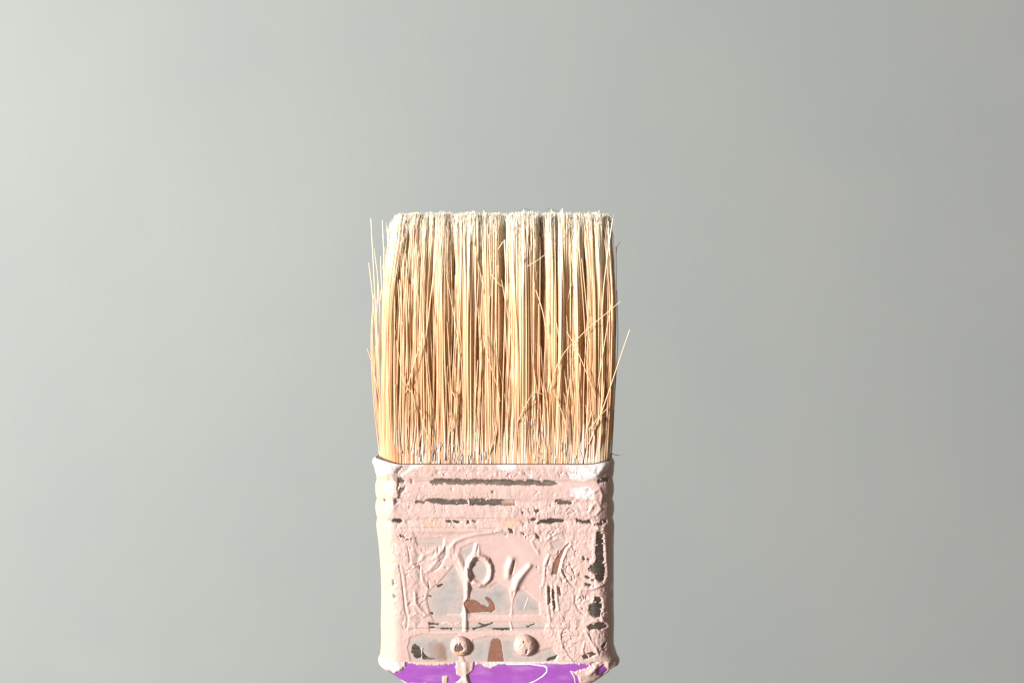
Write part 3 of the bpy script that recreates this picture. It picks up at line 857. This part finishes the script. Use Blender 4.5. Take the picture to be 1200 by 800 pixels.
# single bristles that stand off the tuft
def one(pts, r0, r1, tone, dark=False, paint=0.0):
    """pts: (px, py, depth) knots; a smooth curve through them"""
    p = np.array(pts, float)
    n = 12
    kk = np.linspace(0, len(p) - 1, n)
    i = np.clip(kk.astype(int), 0, len(p) - 2); f = (kk - i)[:, None]
    g = lambda j: p[np.clip(j, 0, len(p) - 1)]
    a, b_, c_, d_ = g(i - 1), g(i), g(i + 1), g(i + 2)
    q = 0.5 * (2 * b_ + (c_ - a) * f + (2 * a - 5 * b_ + 4 * c_ - d_) * f ** 2 + (3 * b_ - a - 3 * c_ + d_) * f ** 3)
    sc_ = (D + q[:, 2]) / D
    w = np.stack([(q[:, 0] - 600) * sc_, q[:, 2], (400 - q[:, 1]) * sc_], -1)
    # ring across the direction of the hair
    tdir = np.gradient(w, axis=0); tdir /= np.linalg.norm(tdir, axis=1)[:, None]
    ref = np.array([0, 1.0, 0])
    s1 = np.cross(tdir, ref); s1 /= np.linalg.norm(s1, axis=1)[:, None]
    s2 = np.cross(tdir, s1)
    kq = 6
    an = np.arange(kq) * 2 * math.pi / kq
    rad = np.linspace(r0, r1, n)[:, None, None]
    V = w[:, None] + rad * (np.cos(an)[None, :, None] * s1[:, None] + np.sin(an)[None, :, None] * s2[:, None])
    V = V.reshape(-1, 3)
    tl = np.clip((545 - q[:, 1]) / 295.0, 0, 1)
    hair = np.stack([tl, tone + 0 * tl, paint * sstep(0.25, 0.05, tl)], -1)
    hair = np.repeat(hair[:, None], kq, 1).reshape(-1, 3)
    F = grid_faces(n, kq, True)
    return new_obj('bristle', mesh_np('bristle', V, F, attr={'hair': hair}), M_dark if dark else M_bristle, brush)

hand = [
 # left of the tuft
 ([(447, 548, 30), (445, 470, 26), (441, 380, 22), (438, 320, 20), (434.5, 256, 18)], 0.8, 0.35, 0.95),
 ([(448, 548, 30), (449, 470, 24), (450, 380, 20), (450, 310, 18), (448, 258, 16)], 0.8, 0.35, 0.9),
 ([(447, 550, 32), (443, 470, 28), (441, 400, 26), (436, 340, 26), (432, 308, 26)], 0.8, 0.4, 0.8),
 ([(449, 545, 26), (446, 480, 22), (437, 430, 20), (430, 408, 18)], 0.8, 0.4, 1.0),
 ([(446, 550, 34), (440, 470, 32), (436, 410, 32), (437, 365, 32)], 0.9, 0.4, 0.5),
 ([(447, 548, 36), (442, 460, 34), (438, 400, 34), (441, 350, 34)], 1.0, 0.4, 0.7),
 ([(447, 548, 30), (444, 470, 28), (441, 410, 28), (443, 330, 28)], 1.0, 0.4, 0.85),
 ([(448, 548, 24), (445, 480, 22), (443, 420, 22), (446, 340, 22)], 1.0, 0.4, 0.75),
 ([(447, 548, 30), (441, 500, 28), (439, 484, 28)], 0.7, 0.4, 0.9),
 ([(446, 550, 38), (439, 450, 36), (437, 400, 36), (436, 372, 36)], 0.9, 0.4, 0.6),
 ([(452, 545, 22), (452, 420, 16), (447, 330, 14), (446, 300, 12)], 0.8, 0.3, 1.0),
 ([(448, 548, 28), (442, 480, 26), (439, 440, 26), (440, 405, 26)], 0.9, 0.4, 0.8),
 ([(449, 548, 22), (446, 480, 20), (444, 430, 20), (441, 372, 20), (443, 352, 20)], 0.8, 0.35, 0.9),
 ([(447, 548, 34), (440, 490, 32), (436, 440, 32), (435, 390, 32), (438, 345, 32)], 0.8, 0.3, 0.9),
 ([(448, 548, 26), (444, 460, 24), (446, 400, 24), (443, 330, 22), (438, 290, 20)], 0.7, 0.3, 1.0),
 # right of the tuft
 ([(690, 520, 2), (706, 480, 0), (718, 445, -2), (728, 415, -4), (738, 386, -6)], 0.8, 0.45, 1.0),
 ([(716, 545, 34), (719, 460, 32), (722, 380, 30), (722, 288, 30)], 0.8, 0.4, 0.1),
 ([(716, 545, 30), (720, 470, 28), (724, 400, 28), (723, 340, 28)], 0.8, 0.4, 0.2),
 ([(716, 545, 36), (721, 440, 34), (720, 330, 32), (719, 275, 32)], 0.8, 0.3, 0.5),
 ([(714, 545, 22), (718, 430, 18), (716, 320, 18), (713, 262, 18)], 0.8, 0.3, 0.9),
 ([(722, 300, 30), (723, 290, 29), (727, 283, 28)], 0.45, 0.3, 0.2),
 # crossing the front
 ([(672, 402, -4), (690, 384, -6), (712, 366, -8), (727, 353, -8)], 0.55, 0.4, 1.0),
 ([(690, 504, 0), (696, 496, -4), (704, 486, -5), (712, 478, -6)], 0.7, 0.4, 1.0),
 ([(646, 455, -2), (650, 435, -5), (660, 415, -6), (670, 403, -6)], 0.6, 0.45, 0.95),
 ([(664, 388, -3), (676, 410, -5), (688, 438, -5), (698, 465, -3)], 0.5, 0.6, 0.95),
 ([(648, 456, -3), (656, 476, -4), (662, 492, -3), (664, 520, 0)], 0.5, 0.6, 0.9),
 ([(606, 495, 0), (616, 475, -4), (626, 460, -5), (637, 462, -5)], 0.6, 0.4, 1.0),
 ([(504, 540, 2), (502, 515, -3), (496, 495, -4), (492, 480, -3)], 0.7, 0.5, 1.0),
 ([(487, 480, -2), (484, 462, -4), (478, 455, -3), (470, 436, -2)], 0.6, 0.5, 0.95),
 ([(476, 460, 0), (484, 430, -5), (492, 405, -5), (496, 388, -4)], 0.8, 0.5, 1.0),
 ([(576, 322, -6), (584, 332, -7), (590, 336, -6)], 0.45, 0.4, 0.95),
 ([(584, 292, -6), (590, 283, -8), (596, 285, -6)], 0.4, 0.35, 0.95),
 ([(618, 312, -8), (634, 302, -10), (646, 290, -9), (642, 278, -6)], 0.4, 0.3, 0.95),
 ([(628, 340, -4), (636, 365, -6), (640, 390, -4)], 0.5, 0.6, 0.95),
 ([(530, 458, -3), (534, 470, -5), (532, 490, -3), (528, 505, 0)], 0.8, 0.6, 0.6),
 ([(640, 545, 2), (633, 525, -3), (628, 505, -2)], 0.7, 0.5, 0.95),
 ([(566, 392, -4), (572, 420, -6), (582, 450, -5), (586, 470, -3)], 0.5, 0.6, 0.9),
]
for pts, a_, b_, tn in hand:
    one(pts, a_ * 0.8, b_ * 0.85, tn, paint=0.3)
one([(709, 531, 26), (716, 531, 24), (722, 533, 22), (727, 532.5, 20)], 0.45, 0.3, 0.1, dark=True)
one([(609, 247, 14), (613, 244.5, 12), (618, 245, 10), (623, 249, 10)], 0.3, 0.25, 0.1, dark=True)
one([(637, 249, 14), (642, 245, 12), (648, 245, 10), (654, 249, 10)], 0.3, 0.25, 0.1, dark=True)

for k in range(255):
    bxp = rng.uniform(452, 712)
    top = rng.choice([rng.uniform(254, 330), rng.uniform(330, 500)], p=[0.45, 0.55])
    ln_ = rng.normal(0, 0.022 if k % 8 else 0.11)
    ln_ = float(np.clip(ln_, -0.34, 0.34))
    Lh = 545 - top
    dx = ln_ * Lh
    tx = np.clip(bxp + dx, 446, 718)
    cv = rng.normal(0, 3.0)
    dp = rng.uniform(-2.5, 2) + (8 if abs(bxp - 580) > 118 else 0)
    b0 = 7.0 + (10 if abs(bxp - 580) > 118 else 0)
    one([(bxp, 550, b0), (bxp + 0.3 * dx + cv, 545 - 0.33 * Lh, b0 - 4 + 0.4 * dp), (bxp + 0.66 * (tx - bxp) + cv, 545 - 0.66 * Lh, b0 - 5 + dp), (tx, top, b0 - 5 + 1.3 * dp)],
        rng.uniform(0.42, 0.72), rng.uniform(0.25, 0.42), float(np.clip(rng.normal(0.8, 0.2), 0, 1)), paint=float(rng.uniform(0, 0.9)))

# dried white paint caught among the bristles just above the band
oct_v = np.array([[1, 0, 0], [0, 1, 0], [-1, 0, 0], [0, -1, 0], [0, 0, 1], [0, 0, -1],
                  [.6, .6, .5], [-.6, .6, .5], [-.6, -.6, .5], [.6, -.6, .5], [.6, .6, -.5], [-.6, .6, -.5], [-.6, -.6, -.5], [.6, -.6, -.5]])
oct_f = np.array([[4, 9, 3, 8], [4, 8, 2, 7], [4, 7, 1, 6], [4, 6, 0, 9], [5, 12, 3, 13], [5, 11, 2, 12], [5, 10, 1, 11], [5, 13, 0, 10],
                  [9, 13, 3, 3], [9, 0, 13, 13], [8, 3, 12, 12], [8, 12, 2, 2], [7, 2, 11, 11], [7, 11, 1, 1], [6, 1, 10, 10], [6, 10, 0, 0]])
tri = np.array([t for q in oct_f for t in ([(q[0], q[1], q[2])] + ([(q[0], q[2], q[3])] if q[2] != q[3] else []))])
FV, FT = [], []
spots = [(rng.choice([rng.normal(508, 22), rng.normal(540, 12), rng.normal(672, 26), rng.uniform(460, 712)]), 545 - abs(rng.normal(0, 13)) + 1) for _ in range(330)]
spots += [(625 + rng.normal(0, 2), 466 + rng.normal(0, 3)) for _ in range(9)] + [(622 + rng.normal(0, 6), 500 + rng.normal(0, 12)) for _ in range(14)]
for px_, py_ in spots:
    px_ = float(np.clip(px_, 456, 708))
    dz = rng.uniform(3.0, 6.5) if py_ > 500 else rng.uniform(-1.0, 2.5)
    if abs(px_ - 580) > 112: dz += 6
    sc_ = (D + dz) / D
    c_ = np.array([(px_ - 600) * sc_, dz, (400 - py_) * sc_])
    sz = np.array([rng.uniform(0.3, 0.62), rng.uniform(0.3, 0.6), rng.uniform(1.5, 7.0)])
    FT.append(tri + 14 * len(FV)); FV.append(c_ + oct_v * sz * rng.uniform(0.8, 1.2, (14, 1)))
FV = np.concatenate(FV); FT = np.concatenate(FT)
wt = np.zeros((len(FV), 3)); wt[:, 0] = np.repeat(rng.uniform(0.5, 1.0, len(FV) // 14), 14)
fl = new_obj('paint_flecks', mesh_np('paint_flecks', FV, FT, attr={'tone': wt}), M_pink, brush)
fl['kind'] = 'stuff'
fl['label'] = 'flecks of dried white paint at the foot of the bristles'
